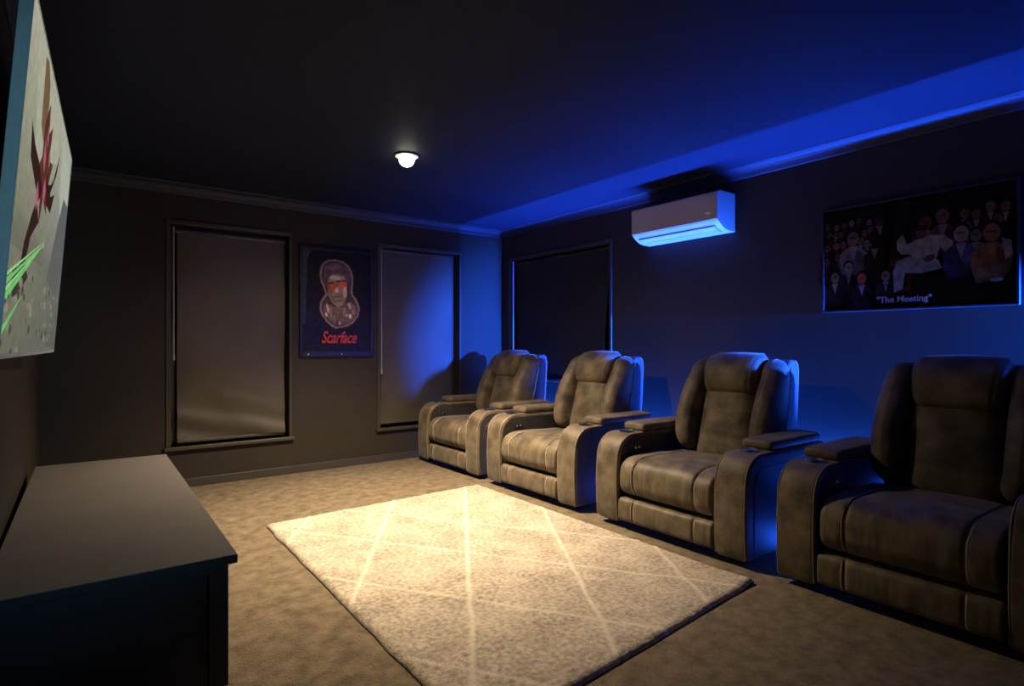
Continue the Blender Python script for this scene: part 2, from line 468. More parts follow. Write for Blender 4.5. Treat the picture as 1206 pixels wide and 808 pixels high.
    for g in (-G1, G1):
        raw = [(g, .0055, z) for z in (.208, .23, .26, .29, .32)] + [(g, .0055 + .0, .36), (g, .0055, .40), (g, .0055, .437), (g, .04, .437), (g, .08, .437), (g, .12, .437)] + [(g, y, .437) for y in (.18, .26, .34, .42, .50, .58)]
        tmp = B(); pth[g] = rbox(tmp, cc, sz, rr, (2, 2, 2), deform=seat_def, path=raw); tmp.free()
    rbox(b, cc, sz, rr, (70, 22, 10), extra=((-G1, G1), (), ()), deform=seat_def)
    seat = obj('seat', b, sw, t, smooth=True)
    for g in (-G1, G1):
        for dx in (.009,):
            b = B(); s_ = 1 if g > 0 else -1
            tube(b, [p + Vector((s_ * dx, -.0075 if i < 8 else 0, .002 if i < 8 else .0075)) for i, p in enumerate(pth[g])], .0030, 6)
            obj('stitching', b, st, seat, smooth=True, angle=60)
    # footrest panel
    def foot_def(p):
        q = p.copy()
        if p.y < .08:
            q.y += groove(p.x) * .009
            k = math.sin(max(0, min(1, (p.z - .045) / .15)) * PI)
            q.y += k * (noise.noise((p.x * 20, p.z * 5, 9)) * .004 + noise.noise((p.x * 60, p.z * 3, 1)) * .002) - .010 * k
        return q
    b = B(); rbox(b, (0, .058, .122), (.672, .11, .148), (.015, .03, .025), (70, 3, 12), extra=((-G1, G1), (), ()), deform=foot_def)
    fr = obj('footrest', b, sw, t, smooth=True)
    for g in (-G1, G1):
        b = B(); tmp = B()
        pt = rbox(tmp, (0, .058, .122), (.672, .11, .148), (.015, .03, .025), (2, 2, 2), deform=foot_def, path=[(g, .003, z) for z in (.052, .08, .11, .14, .17, .192)]); tmp.free()
        tube(b, [p + Vector((.009 if g > 0 else -.009, -.0075, 0)) for p in pt], .0030, 6); obj('stitching', b, st, fr, smooth=True, angle=60)
    # back: everything is placed upright then leaned
    def lean(p, y0=.645):
        return Vector((p.x, p.y + y0 + (p.z - .42) * .245, p.z))
    # lumbar / centre cushion
    def back_def(p):
        q = p.copy(); k = max(0, (p.z - .40) / .50)
        if p.y < 0:
            q.y -= .034 * math.cos(p.x / .20 * PI / 2) * math.sin(min(1, k) * PI) + .004 * noise.noise((p.x * 8, p.z * 8, 1))
            q.y += .003 * noise.noise((p.x * 5, p.z * 24, 6))
        q.x *= 1.08 - .12 * k
        return lean(q)
    b = B(); rbox(b, (0, .0, .64), (.385, .15, .50), (.075, .07, .07), (24, 4, 30), deform=back_def); obj('back_cushion', b, su, t, smooth=True)
    # headrest pillow
    def head_def(p):
        q = p.copy(); k = (p.z - .812) / .262
        if p.y < .03:
            q.y -= .030 * math.sin(max(0, min(1, k)) * PI) * (.55 + .45 * math.cos(p.x / .22 * PI / 2))
            q.y += .005 * noise.noise((p.x * 16, p.z * 4, 3)) + math.exp(-((abs(p.x) - .145) / .008) ** 2) * .005
        q.x *= .97 + .16 * k
        q.z += .014 * math.cos(p.x / .23 * PI / 2) * max(0, k)
        return lean(q)
    b = B(); rbox(b, (0, -.012, .943), (.365, .19, .262), (.050, .085, .090), (30, 5, 14), extra=((-.145, .145), (), ()), deform=head_def)
    hd = obj('headrest', b, su, t, smooth=True)
    b = B(); tube(b, [head_def(Vector((x, .006 + .0, 1.0725))) for x in [-.145 + .29 * k / 16 for k in range(17)]], .0045, 8); obj('piping', b, st, hd, smooth=True, angle=60)
    # wings
    for s in (-1, 1):
        def wing_def(p):
            q = p.copy(); k = max(0, min(1, (p.z - .44) / .60))
            fwd = .078 * math.sin(min(1, k * 1.05 + .12) * PI) ** .8 if 0 <= k * 1.05 + .12 <= 1 else 0
            if p.y < .04: q.y -= fwd * (1 - max(0, p.y + .04) / .08 if p.y > -.04 else 1)
            q.y += .004 * noise.noise((p.x * 8 + s, p.z * 10, 2)) + .005 * noise.noise((s * 3, p.z * 26, 2)) * max(0, 1 - k * 2)
            q.x += s * (.012 * math.sin(k * PI)) - s * .022 * max(0, k - .80) * 4 * .5
            low = max(0, 1 - k * 5); q.x -= s * .015 * low
            return lean(q)
        b = B(); rbox(b, (s * .257, .010, .745), (.146, .205, .61), (.072, .095, .10), (8, 6, 40), deform=wing_def)
        wg = obj('side_wing', b, su, t, smooth=True)
        b = B(); tube(b, [wing_def(Vector((s * .329, .055, .50 + .5 * k / 20))) for k in range(21)], .0038, 6); obj('piping', b, pi_, wg, smooth=True, angle=60)
    # blue light strip under the side of the chair away from the camera
    b = B(); box(b, -.519, -.505, .12, .84, .022, .034, bev=.001); obj('underglow_strip', b, M['led'], t)
    g = bpy.data.lights.new('underglow', 'AREA'); g.energy = 20; g.color = (.015, .10, 1.0); g.shape = 'RECTANGLE'; g.size = .66; g.size_y = .012; g.spread = math.radians(170)
    go = bpy.data.objects.new('underglow', g); C.objects.link(go); go.parent = t
    go.location = (-.530, .50, .030); go.rotation_euler = Vector((-1, 0, .75)).to_track_quat('-Z', 'X').to_euler()
    # rear shell
    sp = [(.700, .30), (.880, .30), (.915, .55), (.935, .80), (.945, .97), (.935, 1.020), (.905, 1.045), (.865, 1.045), (.815, 1.00), (.760, .78), (.715, .55)]
    b = B(); slab(b, sp, -.322, .322, .022, 4)
    sh = obj('back_shell', b, M['shell_leather'], t, smooth=True, angle=40)
    for s in (-1, 1):
        b = B(); tube(b, [(s * .318, y, z) for y, z in [(.880, .34), (.912, .55), (.932, .80), (.941, .97), (.931, 1.018), (.903, 1.041)]], .004, 6)
        obj('piping', b, pi_, sh, smooth=True, angle=60)
    return t

def copy_tree(o, parent=None):
    c = o.copy(); C.objects.link(c)
    if parent: c.parent = parent
    for ch in list(o.children):
        copy_tree(ch, c)
    return c

XF = 2.685
chairs = [(4.567, 'brown suede recliner furthest from the camera, beside the back wall'),
          (3.380, 'second brown suede recliner from the back wall, its headrest below the dark side window'),
          (2.135, 'third brown suede recliner from the back wall, beside the near corner of the rug'),
          (0.930, 'dim brown suede recliner closest to the camera, under the wide crowd picture')]
proto = make_recliner(chairs[0][1])
kids = [proto]
for i, (y, lab) in enumerate(chairs):
    o = proto if i == 0 else copy_tree(proto)
    o.location = (XF, y, 0); o['label'] = lab

# ------------------------------------------------------------------ rug
RX = [(.945, 3.80), (2.575, 3.865), (2.575, 1.50), (.915, 1.36)]
def rugpt(u, v):
    a = Vector(RX[3]).lerp(Vector(RX[2]), u); c = Vector(RX[0]).lerp(Vector(RX[1]), u)
    return a.lerp(c, v)
b = B(); nx, ny = 150, 220
lay = b.loops.layers.float_color.new('Col')
def linefac(x, y):
    w1 = .012 * noise.noise((x * 5, y * 5, 0)); best = 9
    for c in (-2.06, -1.09, -.10, .87, 1.83): best = min(best, abs(y - 1.62 * x - c + w1 * 2) / 1.90)
    for c in (2.30, 3.22, 4.12, 5.05, 5.90): best = min(best, abs(y + 1.45 * x - c + w1 * 2) / 1.76 * 1.25)
    return max(0, 1 - (best / .016) ** 2)
grid = []
for i in range(nx + 1):
    row = []
    for j in range(ny + 1):
        u, v = i / nx, j / ny
        p = rugpt(u, v)
        e = min(u * 1.63, (1 - u) * 1.63, v * 2.4, (1 - v) * 2.4)
        edge = min(1, e / .02)
        wob = .008 * noise.noise((p.x * 6, p.y * 6, 4)) * (1 if e < .01 else 0)
        z = .004 + .020 * math.sqrt(edge) + edge * (.0035 * noise.noise((p.x * 60, p.y * 60, 0)) + .002 * noise.noise((p.x * 22, p.y * 22, 3)) + .003 * linefac(p.x, p.y))
        # wavy lifted hem at the corner nearest the recliners
        cd = math.hypot(p.x - 2.575, p.y - 1.50)
        z += .010 * math.exp(-(cd / .10) ** 2)
        row.append((b.verts.new((p.x + wob, p.y + wob, z)), linefac(p.x, p.y)))
    grid.append(row)
for i in range(nx):
    for j in range(ny):
        q = [grid[i][j], grid[i + 1][j], grid[i + 1][j + 1], grid[i][j + 1]]
        f = b.faces.new([k[0] for k in q])
        for l, k in zip(f.loops, q): l[lay] = (k[1], k[1], k[1], 1)
ring = [grid[i][0][0] for i in range(nx + 1)] + [grid[nx][j][0] for j in range(1, ny + 1)] + [grid[i][ny][0] for i in range(nx - 1, -1, -1)] + [grid[0][j][0] for j in range(ny - 1, 0, -1)]
low = [b.verts.new((v.co.x, v.co.y, .001)) for v in ring]
for k in range(len(ring)):
    f = b.faces.new((ring[k], low[k], low[(k + 1) % len(ring)], ring[(k + 1) % len(ring)])); f.material_index = 1
f = b.faces.new(low); f.material_index = 1
m = bpy.data.materials.new('cream_shag'); m.use_nodes = True; nt = m.node_tree; pb = nt.nodes['Principled BSDF']
pb.inputs['Roughness'].default_value = .95; pb.inputs['Specular IOR Level'].default_value = .1
pb.inputs['Sheen Weight'].default_value = .3
tc = nt.nodes.new('ShaderNodeTexCoord')
n1 = nt.nodes.new('ShaderNodeTexNoise'); n1.inputs['Scale'].default_value = 48; n1.inputs['Detail'].default_value = 6; nt.links.new(tc.outputs['Object'], n1.inputs['Vector'])
n3 = nt.nodes.new('ShaderNodeTexNoise'); n3.inputs['Scale'].default_value = 5; n3.inputs['Detail'].default_value = 3; nt.links.new(tc.outputs['Object'], n3.inputs['Vector'])
mx0 = nt.nodes.new('ShaderNodeMix'); mx0.data_type = 'FLOAT'; mx0.inputs[0].default_value = .35
nt.links.new(n1.outputs['Fac'], mx0.inputs[2]); nt.links.new(n3.outputs['Fac'], mx0.inputs[3])
cr = nt.nodes.new('ShaderNodeValToRGB'); cr.color_ramp.elements[0].position = .36; cr.color_ramp.elements[1].position = .62
cr.color_ramp.elements[0].color = (.27, .225, .165, 1); cr.color_ramp.elements[1].color = (.66, .57, .45, 1)
nt.links.new(mx0.outputs[0], cr.inputs['Fac'])
at = nt.nodes.new('ShaderNodeAttribute'); at.attribute_name = 'Col'
mx = nt.nodes.new('ShaderNodeMix'); mx.data_type = 'RGBA'; mx.inputs['B'].default_value = (.84, .77, .63, 1)
ml = nt.nodes.new('ShaderNodeMath'); ml.operation = 'MULTIPLY'; ml.inputs[1].default_value = .6
nt.links.new(at.outputs['Fac'], ml.inputs[0]); nt.links.new(ml.outputs[0], mx.inputs['Factor']); nt.links.new(cr.outputs['Color'], mx.inputs['A']); nt.links.new(mx.outputs['Result'], pb.inputs['Base Color'])
bp = nt.nodes.new('ShaderNodeBump'); bp.inputs['Strength'].default_value = .8; bp.inputs['Distance'].default_value = .012
n2 = nt.nodes.new('ShaderNodeTexNoise'); n2.inputs['Scale'].default_value = 160; nt.links.new(tc.outputs['Object'], n2.inputs['Vector'])
nt.links.new(n2.outputs['Fac'], bp.inputs['Height']); nt.links.new(bp.outputs['Normal'], pb.inputs['Normal'])
rug = obj('rug', b, [m, M['black']], smooth=True)
tag(rug, 'cream shag rug with pale diamond lines on the brown carpet before the recliners', 'rug')

# ------------------------------------------------------------------ low cabinet
ca = thing('media_cabinet', 'low dark cabinet with taupe top below the wall television', 'cabinet', (-.197, 1.925, 0), math.radians(-.7))
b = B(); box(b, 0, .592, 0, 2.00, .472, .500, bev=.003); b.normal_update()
for f in b.faces: f.material_index = 0 if f.normal.z > .5 or f.calc_center_median().z > .499 else 1  # slab sides take the body colour, unlit edges put into the paint
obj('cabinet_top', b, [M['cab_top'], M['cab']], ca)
b = B()
x0, x1, y0, y1 = .015, .555, .025, 1.975
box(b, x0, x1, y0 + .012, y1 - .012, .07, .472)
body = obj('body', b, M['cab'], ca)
for yy in ((y0, y0 + .012), (y1 - .012, y1)):
    b = B()
    box(b, x0, x0 + .038, yy[0], yy[1], 0, .472); box(b, x1 - .038, x1, yy[0], yy[1], 0, .472)
    box(b, x0 + .038, x1 - .038, yy[0], yy[1], .445, .472); box(b, x0 + .038, x1 - .038, yy[0], yy[1], .05, .10)
    obj('end_frame', b, M['cab'], ca)
for k in range(3):
    b = B(); ya = y0 + .015 + k * .645; box(b, x1, x1 + .018, ya, ya + .635, .085, .462, bev=.002); d = obj('door', b, M['cab'], ca)
    b = B(); box(b, x1 + .018, x1 + .034, ya + .25, ya + .385, .40, .41, bev=.002); obj('handle', b, M['black'], d)

# ------------------------------------------------------------------ flat art
def art(name, layers, mtl, parent, w, h, plane):
    """layers: list of (pts, colour or colours). plane(x,y,k) -> local point, k = layer depth"""
    bm = B(); lay = bm.loops.layers.float_color.new('Col')
    for k, (pts, col) in enumerate(layers):
        vs = [bm.verts.new(plane(p[0], p[1], k)) for p in pts]
        try: f = bm.faces.new(vs)
        except ValueError: continue
        for i, l in enumerate(f.loops):
            c = col[i] if isinstance(col[0], (tuple, list)) else col
            l[lay] = (*c, 1)
        f.normal_update()
        bmesh.ops.triangulate(bm, faces=[f])
    me = bpy.data.meshes.new(name); bm.to_mesh(me); bm.free(); me.materials.append(mtl)
    o = bpy.data.objects.new(name, me); C.objects.link(o); o.parent = parent
    return o
def ell(cx, cy, rx, ry, n=18, rot=0):
    c, s = math.cos(rot), math.sin(rot)
    return [(cx + rx * math.cos(2 * PI * k / n) * c - ry * math.sin(2 * PI * k / n) * s, cy + rx * math.cos(2 * PI * k / n) * s + ry * math.sin(2 * PI * k / n) * c) for k in range(n)]
def text_mesh(name, body, size, mtl, parent, shear=0.0, bold=0.0, ex=.0005):
    cu = bpy.data.curves.new(name, 'FONT'); cu.body = body; cu.size = size; cu.shear = shear; cu.offset = bold
    cu.extrude = ex; cu.align_x = 'CENTER'; cu.align_y = 'CENTER'
    to = bpy.data.objects.new(name + '_src', cu)
    C.objects.link(to); bpy.context.view_layer.update()
    me = bpy.data.meshes.new_from_object(to); me.name = name
    bpy.data.objects.remove(to); bpy.data.curves.remove(cu)
    me.materials.clear(); me.materials.append(mtl)
    o = bpy.data.objects.new(name, me); C.objects.link(o); o.parent = parent
    return o

# ---- portrait poster on the back wall
po = thing('framed_poster', 'black framed portrait poster with red glasses and red script between the windows', 'poster', (1.929, YB, 1.03))
W, HH = .69, 1.0
b = B()
box(b, -W / 2, -W / 2 + .028, -.030, 0, 0, HH, bev=.003); box(b, W / 2 - .028, W / 2, -.030, 0, 0, HH, bev=.003)
box(b, -W / 2 + .028, W / 2 - .028, -.030, 0, HH - .028, HH, bev=.003); box(b, -W / 2 + .028, W / 2 - .028, -.030, 0, 0, .045, bev=.003)
obj('poster_frame', b, M['frame'], po)
pl = lambda x, y, k: (x, -.012 - k * .0004, y)
L = [([(-.32, .045), (.32, .045), (.32, .974), (-.32, .974)], (.016, .013, .014))]
L += [([(-.315, .30), (-.29, .30), (-.27, .96), (-.315, .972)], (.050, .047, .045)), ([(-.312, .80), (-.24, .955), (-.20, .968), (-.312, .97)], (.06, .055, .052))]  # grey sheen at the left edge, a glass reflection painted into the print
def S(cx, cy, pts): return [(cx + x, cy + y) for x, y in pts]
# halo, then bust
halo = [(-.02, .895), (-.09, .885), (-.135, .85), (-.155, .80), (-.160, .74), (-.145, .68), (-.120, .62), (-.105, .57), (-.135, .53), (-.155, .49), (-.160, .44), (-.140, .38), (-.100, .325), (-.055, .285), (-.015, .262), (.03, .270),
        (.09, .285), (.15, .315), (.195, .37), (.215, .43), (.205, .49), (.180, .54), (.150, .575), (.140, .62), (.150, .68), (.150, .74), (.135, .80), (.105, .85), (.06, .882)]
cen = (.0, .57)
def shrink(P, k, c=cen): return [(c[0] + (x - c[0]) * k, c[1] + (y - c[1]) * (1 - (1 - k) * .7)) for x, y in P]
def inset(P, d):
    q = offset_poly(P, d); return [(v.x, v.y) for v in q]
L += [(inset(halo, -.010), (.10, .06, .055)), (halo, (.36, .29, .26)), (inset(halo, .010), (.10, .075, .07))]
L += [(inset(halo, .022), (.075, .052, .055))]
hair = [(-.01, .868), (-.07, .858), (-.115, .82), (-.130, .76), (-.120, .70), (-.09, .72), (-.05, .76), (0, .775), (.05, .755), (.08, .72), (.095, .66), (.118, .70), (.122, .76), (.105, .82), (.06, .855)]
L += [(hair, (.13, .075, .105)), (ell(-.03, .825, .07, .028, rot=.2), (.19, .125, .16))]
face = [(-.085, .72), (-.05, .757), (0, .772), (.05, .752), (.085, .71), (.098, .64), (.095, .57), (.075, .51), (.045, .47), (.01, .455), (-.03, .475), (-.065, .52), (-.085, .58), (-.095, .65)]
L += [(face, (.30, .215, .165)), (ell(-.015, .728, .055, .022, rot=.05), (.62, .55, .45)), (ell(.05, .735, .02, .016), (.42, .31, .25)),
      ([(-.09, .68), (-.03, .69), (-.03, .675), (-.09, .665)], (.07, .05, .05)), ([(-.012, .70), (.08, .712), (.09, .70), (-.01, .686)], (.08, .05, .05)),
      (ell(-.055, .640, .042, .026, rot=.12), (.75, .12, .07)), (ell(.045, .668, .045, .028, rot=.12), (.80, .13, .07)), ([(-.018, .645), (.008, .65), (.008, .665), (-.018, .66)], (.65, .12, .08)),
      ([(-.012, .64), (.004, .645), (.014, .595), (-.022, .59)], (.60, .50, .40)), (ell(.0, .552, .034, .009), (.20, .10, .08)), (ell(.0, .538, .03, .007), (.45, .30, .24)),
      (ell(.07, .60, .018, .05), (.62, .53, .44)), (ell(-.062, .585, .012, .03), (.20, .13, .10)), (ell(.01, .49, .035, .016), (.40, .30, .24))]
sh = [(-.055, .47), (-.10, .50), (-.130, .45), (-.120, .39), (-.075, .335), (-.02, .30), (.0, .34), (.03, .30), (.10, .31), (.155, .35), (.185, .41), (.175, .47), (.13, .51), (.075, .50), (.04, .45), (0, .44)]
L += [(sh, (.20, .13, .12)), ([(-.03, .46), (.045, .455), (.03, .40), (0, .36), (-.02, .40)], (.24, .16, .12))]
for (x, y, rx, ry, c, r) in [(-.09, .44, .012, .045, .62, .2), (-.105, .385, .012, .02, .75, .3), (-.06, .40, .010, .05, .34, .1), (.115, .47, .014, .035, .65, .3), (.12, .375, .014, .022, .85, 0), (.085, .385, .010, .016, .6, 0), (.15, .42, .016, .03, .30, .4), (.06, .42, .012, .04, .30, -.2), (-.03, .35, .012, .03, .26, .2), (.05, .34, .02, .015, .26, 0), (.02, .31, .016, .02, .45, 0)]:
    L.append((ell(x, y, rx, ry, 10, r), (c, c * .80, c * .70)))
L += [([(-.30, .098), (.30, .098), (.30, .108), (-.30, .108)], (.028, .026, .026))]
pic = art('poster_print', L, M['print'], po, W, HH, pl)
M['red'] = mat('red_title_ink', (.62, .055, .05), .45, var=.15, scale=30)
M['ink'] = mat('pale_caption_ink', (.30, .25, .22), .5, var=.1, scale=30)
tx = text_mesh('title_lettering', 'Scarface', .150, M['red'], po, shear=.35, bold=.0035)
tx.location = (.01, 0, .172); tx.rotation_euler = (PI / 2, 0, 0); tx.scale = (.66, 1, 1)
tx.location.y = -.0335
b = B()
box(b, -.15, .145, -.0335, -.0325, .132, .138); obj('title_underline', b, M['red'], po)
bpy.data.objects.remove(bpy.data.objects['title_underline'])
for x in (-.27, .04):
    b = B(); lathe(b, [(.008, 0), (.008, .003), (.004, .005)], 0, 0, 0, 12)
    bmesh.ops.transform(b, matrix=Matrix.Translation((x, -.030, .024)) @ Matrix.Rotation(PI / 2, 4, 'X'), verts=b.verts[:])
    obj('screw', b, M['chrome'], po, smooth=True, angle=40)

# ---- wide crowd picture on the right wall (local x runs towards the camera = right in the photo)
cp_ = thing('framed_picture', 'wide dark crowd picture with a seated white-suited figure on the side wall', 'picture', (XR, 1.270, 1.343), -PI / 2)
W, HH = .970, .652
b = B()
box(b, -W / 2, -W / 2 + .012, -.028, 0, 0, HH, bev=.002); box(b, W / 2 - .012, W / 2, -.028, 0, 0, HH, bev=.002)
box(b, -W / 2 + .012, W / 2 - .012, -.028, 0, HH - .012, HH, bev=.002); box(b, -W / 2 + .012, W / 2 - .012, -.028, 0, 0, .012, bev=.002)
obj('picture_frame', b, M['frame_blue'], cp_)
pl2 = lambda x, y, k: (x, -.012 - k * .00008, y)
L = [([(-.474, .012), (.474, .012), (.474, .640), (-.474, .640)], (.012, .006, .007))]
L += [([(-.14, .10), (.0, .10), (.02, .30), (-.10, .30)], (.16, .03, .018)), ([(-.10, .30), (.02, .30), (.05, .36), (-.12, .36)], (.05, .012, .012))]
rnd = random.Random(3)
def person(x, y, s, skin, top, tie=None, turn=0):
    P = []
    dk_ = tuple(c * .35 for c in top)
    P.append(([(x - .040 * s, y - .13 * s), (x - .056 * s, y - .075 * s), (x - .052 * s, y - .030 * s), (x - .026 * s, y - .004 * s), (x + .026 * s, y - .004 * s), (x + .054 * s, y - .035 * s), (x + .050 * s, y - .08 * s), (x + .03 * s, y - .12 * s)], [dk_, top, top, top, top, top, dk_, dk_]))
    P.append((ell(x + .030 * s, y - .06 * s, .014 * s, .045 * s, 10, .3), dk_))
    P.append(([(x - .016 * s, y), (x + .016 * s, y), (x, y - .06 * s)], (.35, .32, .30) if tie is None else tie))
    P.append((ell(x, y + .040 * s, .028 * s, .036 * s, 14), (.03, .018, .014)))
    P.append((ell(x + turn * .006, y + .032 * s, .023 * s, .030 * s, 14), skin))
    P.append((ell(x + turn * .006 - .003, y + .036 * s, .016 * s, .005 * s, 8), tuple(c * .45 for c in skin)))
    return P
skins = [(.42, .24, .17), (.50, .30, .22), (.34, .18, .13), (.28, .14, .10), (.46, .33, .24)]
tops = [(.03, .02, .02), (.05, .03, .04), (.10, .05, .05), (.02, .02, .03), (.08, .03, .02)]
for row, (yy, s, n_) in enumerate([(.52, .75, 7), (.46, .8, 8), (.39, .9, 7), (.30, 1.0, 6)]):
    for k in range(n_):
        x = -.45 + k * .28 / n_ * 1.15 + rnd.uniform(-.01, .01)
        if x < -.16: L += person(x, yy + rnd.uniform(-.012, .012), s * .9, tuple(c * .75 for c in rnd.choice(skins)), rnd.choice(tops), tie=rnd.choice([None, (.1, .05, .05), (.05, .05, .1)]))
L += person(-.30, .40, 1.45, (.40, .26, .20), (.40, .34, .42), tie=(.5, .46, .5))
L += person(-.18, .37, 1.1, (.48, .30, .22), (.05, .02, .02))
L += person(-.405, .18, 1.1, (.52, .33, .24), (.06, .04, .05), tie=(.6, .55, .52))
L += person(-.325, .235, 1.1, (.58, .42, .33), (.04, .03, .04))
L += person(-.25, .16, 1.15, (.62, .19, .07), (.04, .03, .05), tie=(.45, .45, .55))
L += person(-.12, .17, 1.0, (.48, .32, .24), (.05, .03, .03))
L += person(-.15, .50, 1.0, (.12, .05, .04), (.02, .01, .01), tie=(.30, .32, .34))
L += person(.08, .44, 1.25, (.26, .10, .08), (.20, .06, .05)); L += person(.16, .46, 1.35, (.32, .15, .12), (.26, .09, .08))
for x, y in ((.26, .47), (.31, .46), (.37, .49), (.43, .48), (.27, .40), (.40, .42)):
    L += person(x, y, .9, rnd.choice(skins[2:4]), rnd.choice(tops))
# reclining figure in white
wh = (.62, .58, .54); wh2 = (.50, .44, .36)
L += [([(-.06, .40), (-.03, .43), (-.01, .37), (.03, .39), (.10, .41), (.17, .40), (.21, .36), (.20, .30), (.17, .31), (.15, .34), (.13, .27), (.03, .26), (.01, .31), (-.04, .32), (-.06, .35)], wh),
      ([(.0, .30), (.14, .27), (.16, .22), (.06, .20), (-.02, .21), (-.03, .12), (-.075, .10), (-.08, .22), (-.06, .28)], wh2), (ell(.06, .43, .028, .036, 14), (.20, .09, .07)), (ell(.06, .455, .032, .016, 12), (.05, .03, .03)),
      (ell(.10, .28, .03, .02, 10, .5), (.22, .12, .08))]
L += person(.245, .345, 1.5, (.58, .45, .36), (.06, .07, .18), tie=(.50, .50, .60)); L += person(.31, .34, 1.1, (.30, .22, .22), (.16, .17, .42))
L += person(.375, .33, 1.6, (.40, .20, .14), (.50, .26, .08), tie=(.55, .30, .10)); L += [([(.415, .35), (.455, .33), (.46, .26), (.43, .23), (.425, .29)], (.50, .46, .48)), ([(.34, .26), (.38, .26), (.37, .19), (.335, .2)], (.45, .15, .05))]
L += [(ell(.395, .135, .028, .010, 10), (.50, .45, .38))]
art('picture_print', L, M['print_dim'], cp_, W, HH, pl2)
tx = text_mesh('caption_lettering', '"The Meeting"', .048, M['ink'], cp_, bold=.001)
tx.location = (-.03, -.029, .060); tx.rotation_euler = (PI / 2, 0, 0)

# ------------------------------------------------------------------ television
# corners: near bottom, far bottom, near top
NB, FB_, NT, FT = Vector((-.158, 1.90, 1.105)), Vector((-.092, 3.60, 1.105)), Vector((-.080, 1.90, 2.055)), Vector((-.026, 3.60, 2.055))
ux = (FB_ - NB).normalized(); uz = ((NT - NB) + (FT - FB_)).normalized(); uz = (uz - ux * uz.dot(ux)).normalized(); un = uz.cross(ux) * -1
un = ux.cross(uz)   # faces into the room when positive x
TVW, TVH = 1.70, .955
tv = thing('television', 'wall mounted flat television tilted down, showing a winged machine and green beams', 'television')
cen = (NB + FB_ + NT + FT) / 4
tv.matrix_world = Matrix.Translation(cen) @ Matrix((ux, -un, uz)).transposed().to_4x4()
hw, hh = TVW / 2, TVH / 2
b = B(); box(b, -hw, hw, .000, .026, -hh, hh, bev=.002); obj('back_housing', b, M['bezel'], tv)
b = B()
e = .004
box(b, -hw, -hw + e, -.004, .0, -hh, hh); box(b, hw - e, hw, -.004, 0, -hh, hh); box(b, -hw + e, hw - e, -.004, 0, hh - e, hh); box(b, -hw + e, hw - e, -.004, 0, -hh, -hh + .012)
obj('bezel', b, M['bezel'], tv)
b = B(); box(b, -.20, .20, .026, .070, -.15, .15, bev=.002); obj('wall_bracket', b, M['black'], tv)
pl3 = lambda u, v, k: (-hw + e + (TVW - 2 * e) * u, -.0008 - k * .00004, -hh + .012 + (TVH - .016) * v)
sk0, sk1, gr0, gr1 = (.60, .62, .50), (.42, .44, .37), (.22, .22, .16), (.12, .12, .09)
L = [([(0, 0), (1, 0), (1, .40), (0, .36)], [gr0, (.16, .17, .14), (.20, .22, .18), (.30, .30, .22)]), ([(0, .36), (1, .40), (1, 1), (0, 1)], [(.30, .29, .20), (.26, .28, .25), (.60, .64, .52), (.62, .62, .46)]), ([(0, .30), (.5, .33), (.5, .40), (0, .42)], [(.22, .22, .16), (.20, .20, .16), (.27, .27, .20), (.30, .29, .20)])]
L += [([(.10, 1), (.55, 1), (.62, .8), (.20, .62)], [(.60, .60, .46)] * 4), ([(.70, .95), (1, .90), (1, .72), (.8, .6), (.72, .75)], (.62, .66, .55)), ([(.60, .30), (.9, .25), (1, .40), (1, .75), (.86, .74), (.74, .55)], (.17, .18, .17))]
# winged dark machine
br, dk, pk = (.14, .045, .030), (.045, .018, .015), (.62, .15, .24)
L += [([(.22, .97), (.27, .99), (.32, .94), (.34, .80), (.30, .72), (.24, .76)], (.25, .15, .08)),
      ([(.30, .80), (.36, .90), (.38, .80), (.44, .86), (.42, .72), (.50, .74), (.44, .62), (.46, .52), (.38, .56), (.34, .44), (.32, .56), (.24, .60), (.30, .68)], br),
      ([(.12, .70), (.18, .66), (.26, .64), (.36, .58), (.30, .52), (.22, .56), (.14, .60)], dk), ([(.40, .62), (.50, .66), (.60, .74), (.66, .88), (.56, .72), (.48, .60)], dk),
      ([(.40, .66), (.52, .62), (.60, .66), (.54, .56), (.44, .56)], dk), ([(.28, .52), (.34, .46), (.24, .38), (.18, .24), (.12, .20), (.16, .34), (.22, .44)], dk), ([(.06, .24), (.20, .28), (.26, .25), (.14, .18), (.08, .16)], (.05, .05, .035)),
      ([(.33, .76), (.36, .70), (.35, .64), (.32, .68)], pk), ([(.38, .64), (.41, .60), (.39, .53), (.36, .58)], pk), ([(.27, .58), (.30, .54), (.28, .48), (.25, .52)], pk), ([(.36, .82), (.38, .78), (.37, .74), (.35, .77)], pk), ([(.42, .76), (.44, .73), (.43, .69), (.41, .72)], (.5, .2, .2))]
gn = (.22, .80, .20); gn2 = (.45, .95, .38)
for (a0, a1, b0, b1, w, c) in [(.005, .150, .46, .41, .012, gn), (.005, .195, .47, .415, .008, gn), (.005, .172, .44, .40, .006, gn2), (.0, .055, .19, .175, .011, gn), (.005, .215, .46, .42, .005, gn2)]:
    L.append(([(a0, a1 - w), (b0, b1 - w * .1), (b0, b1 + w * .1), (a0, a1 + w)], c))
L.append((ell(.47, .41, .012, .012, 10), (.42, .62, .32)))
r3 = random.Random(5)
for k in range(60):
    x, y = r3.random(), r3.random() * .26
    s = r3.uniform(.006, .02); L.append((ell(x, y, s, s * .9, 6, r3.random()), (.10, .10, .07) if r3.random() < .6 else (.34, .33, .25)))
art('screen', L, M['screen'], tv, TVW, TVH, pl3)

# ------------------------------------------------------------------ air conditioner (local x towards the camera)
ac = thing('air_conditioner', 'white split air conditioner high on the side wall, its underside glowing blue', 'air conditioner', (XR, 2.775, 0), -PI / 2)
AW = .395
def yp(d): return -d
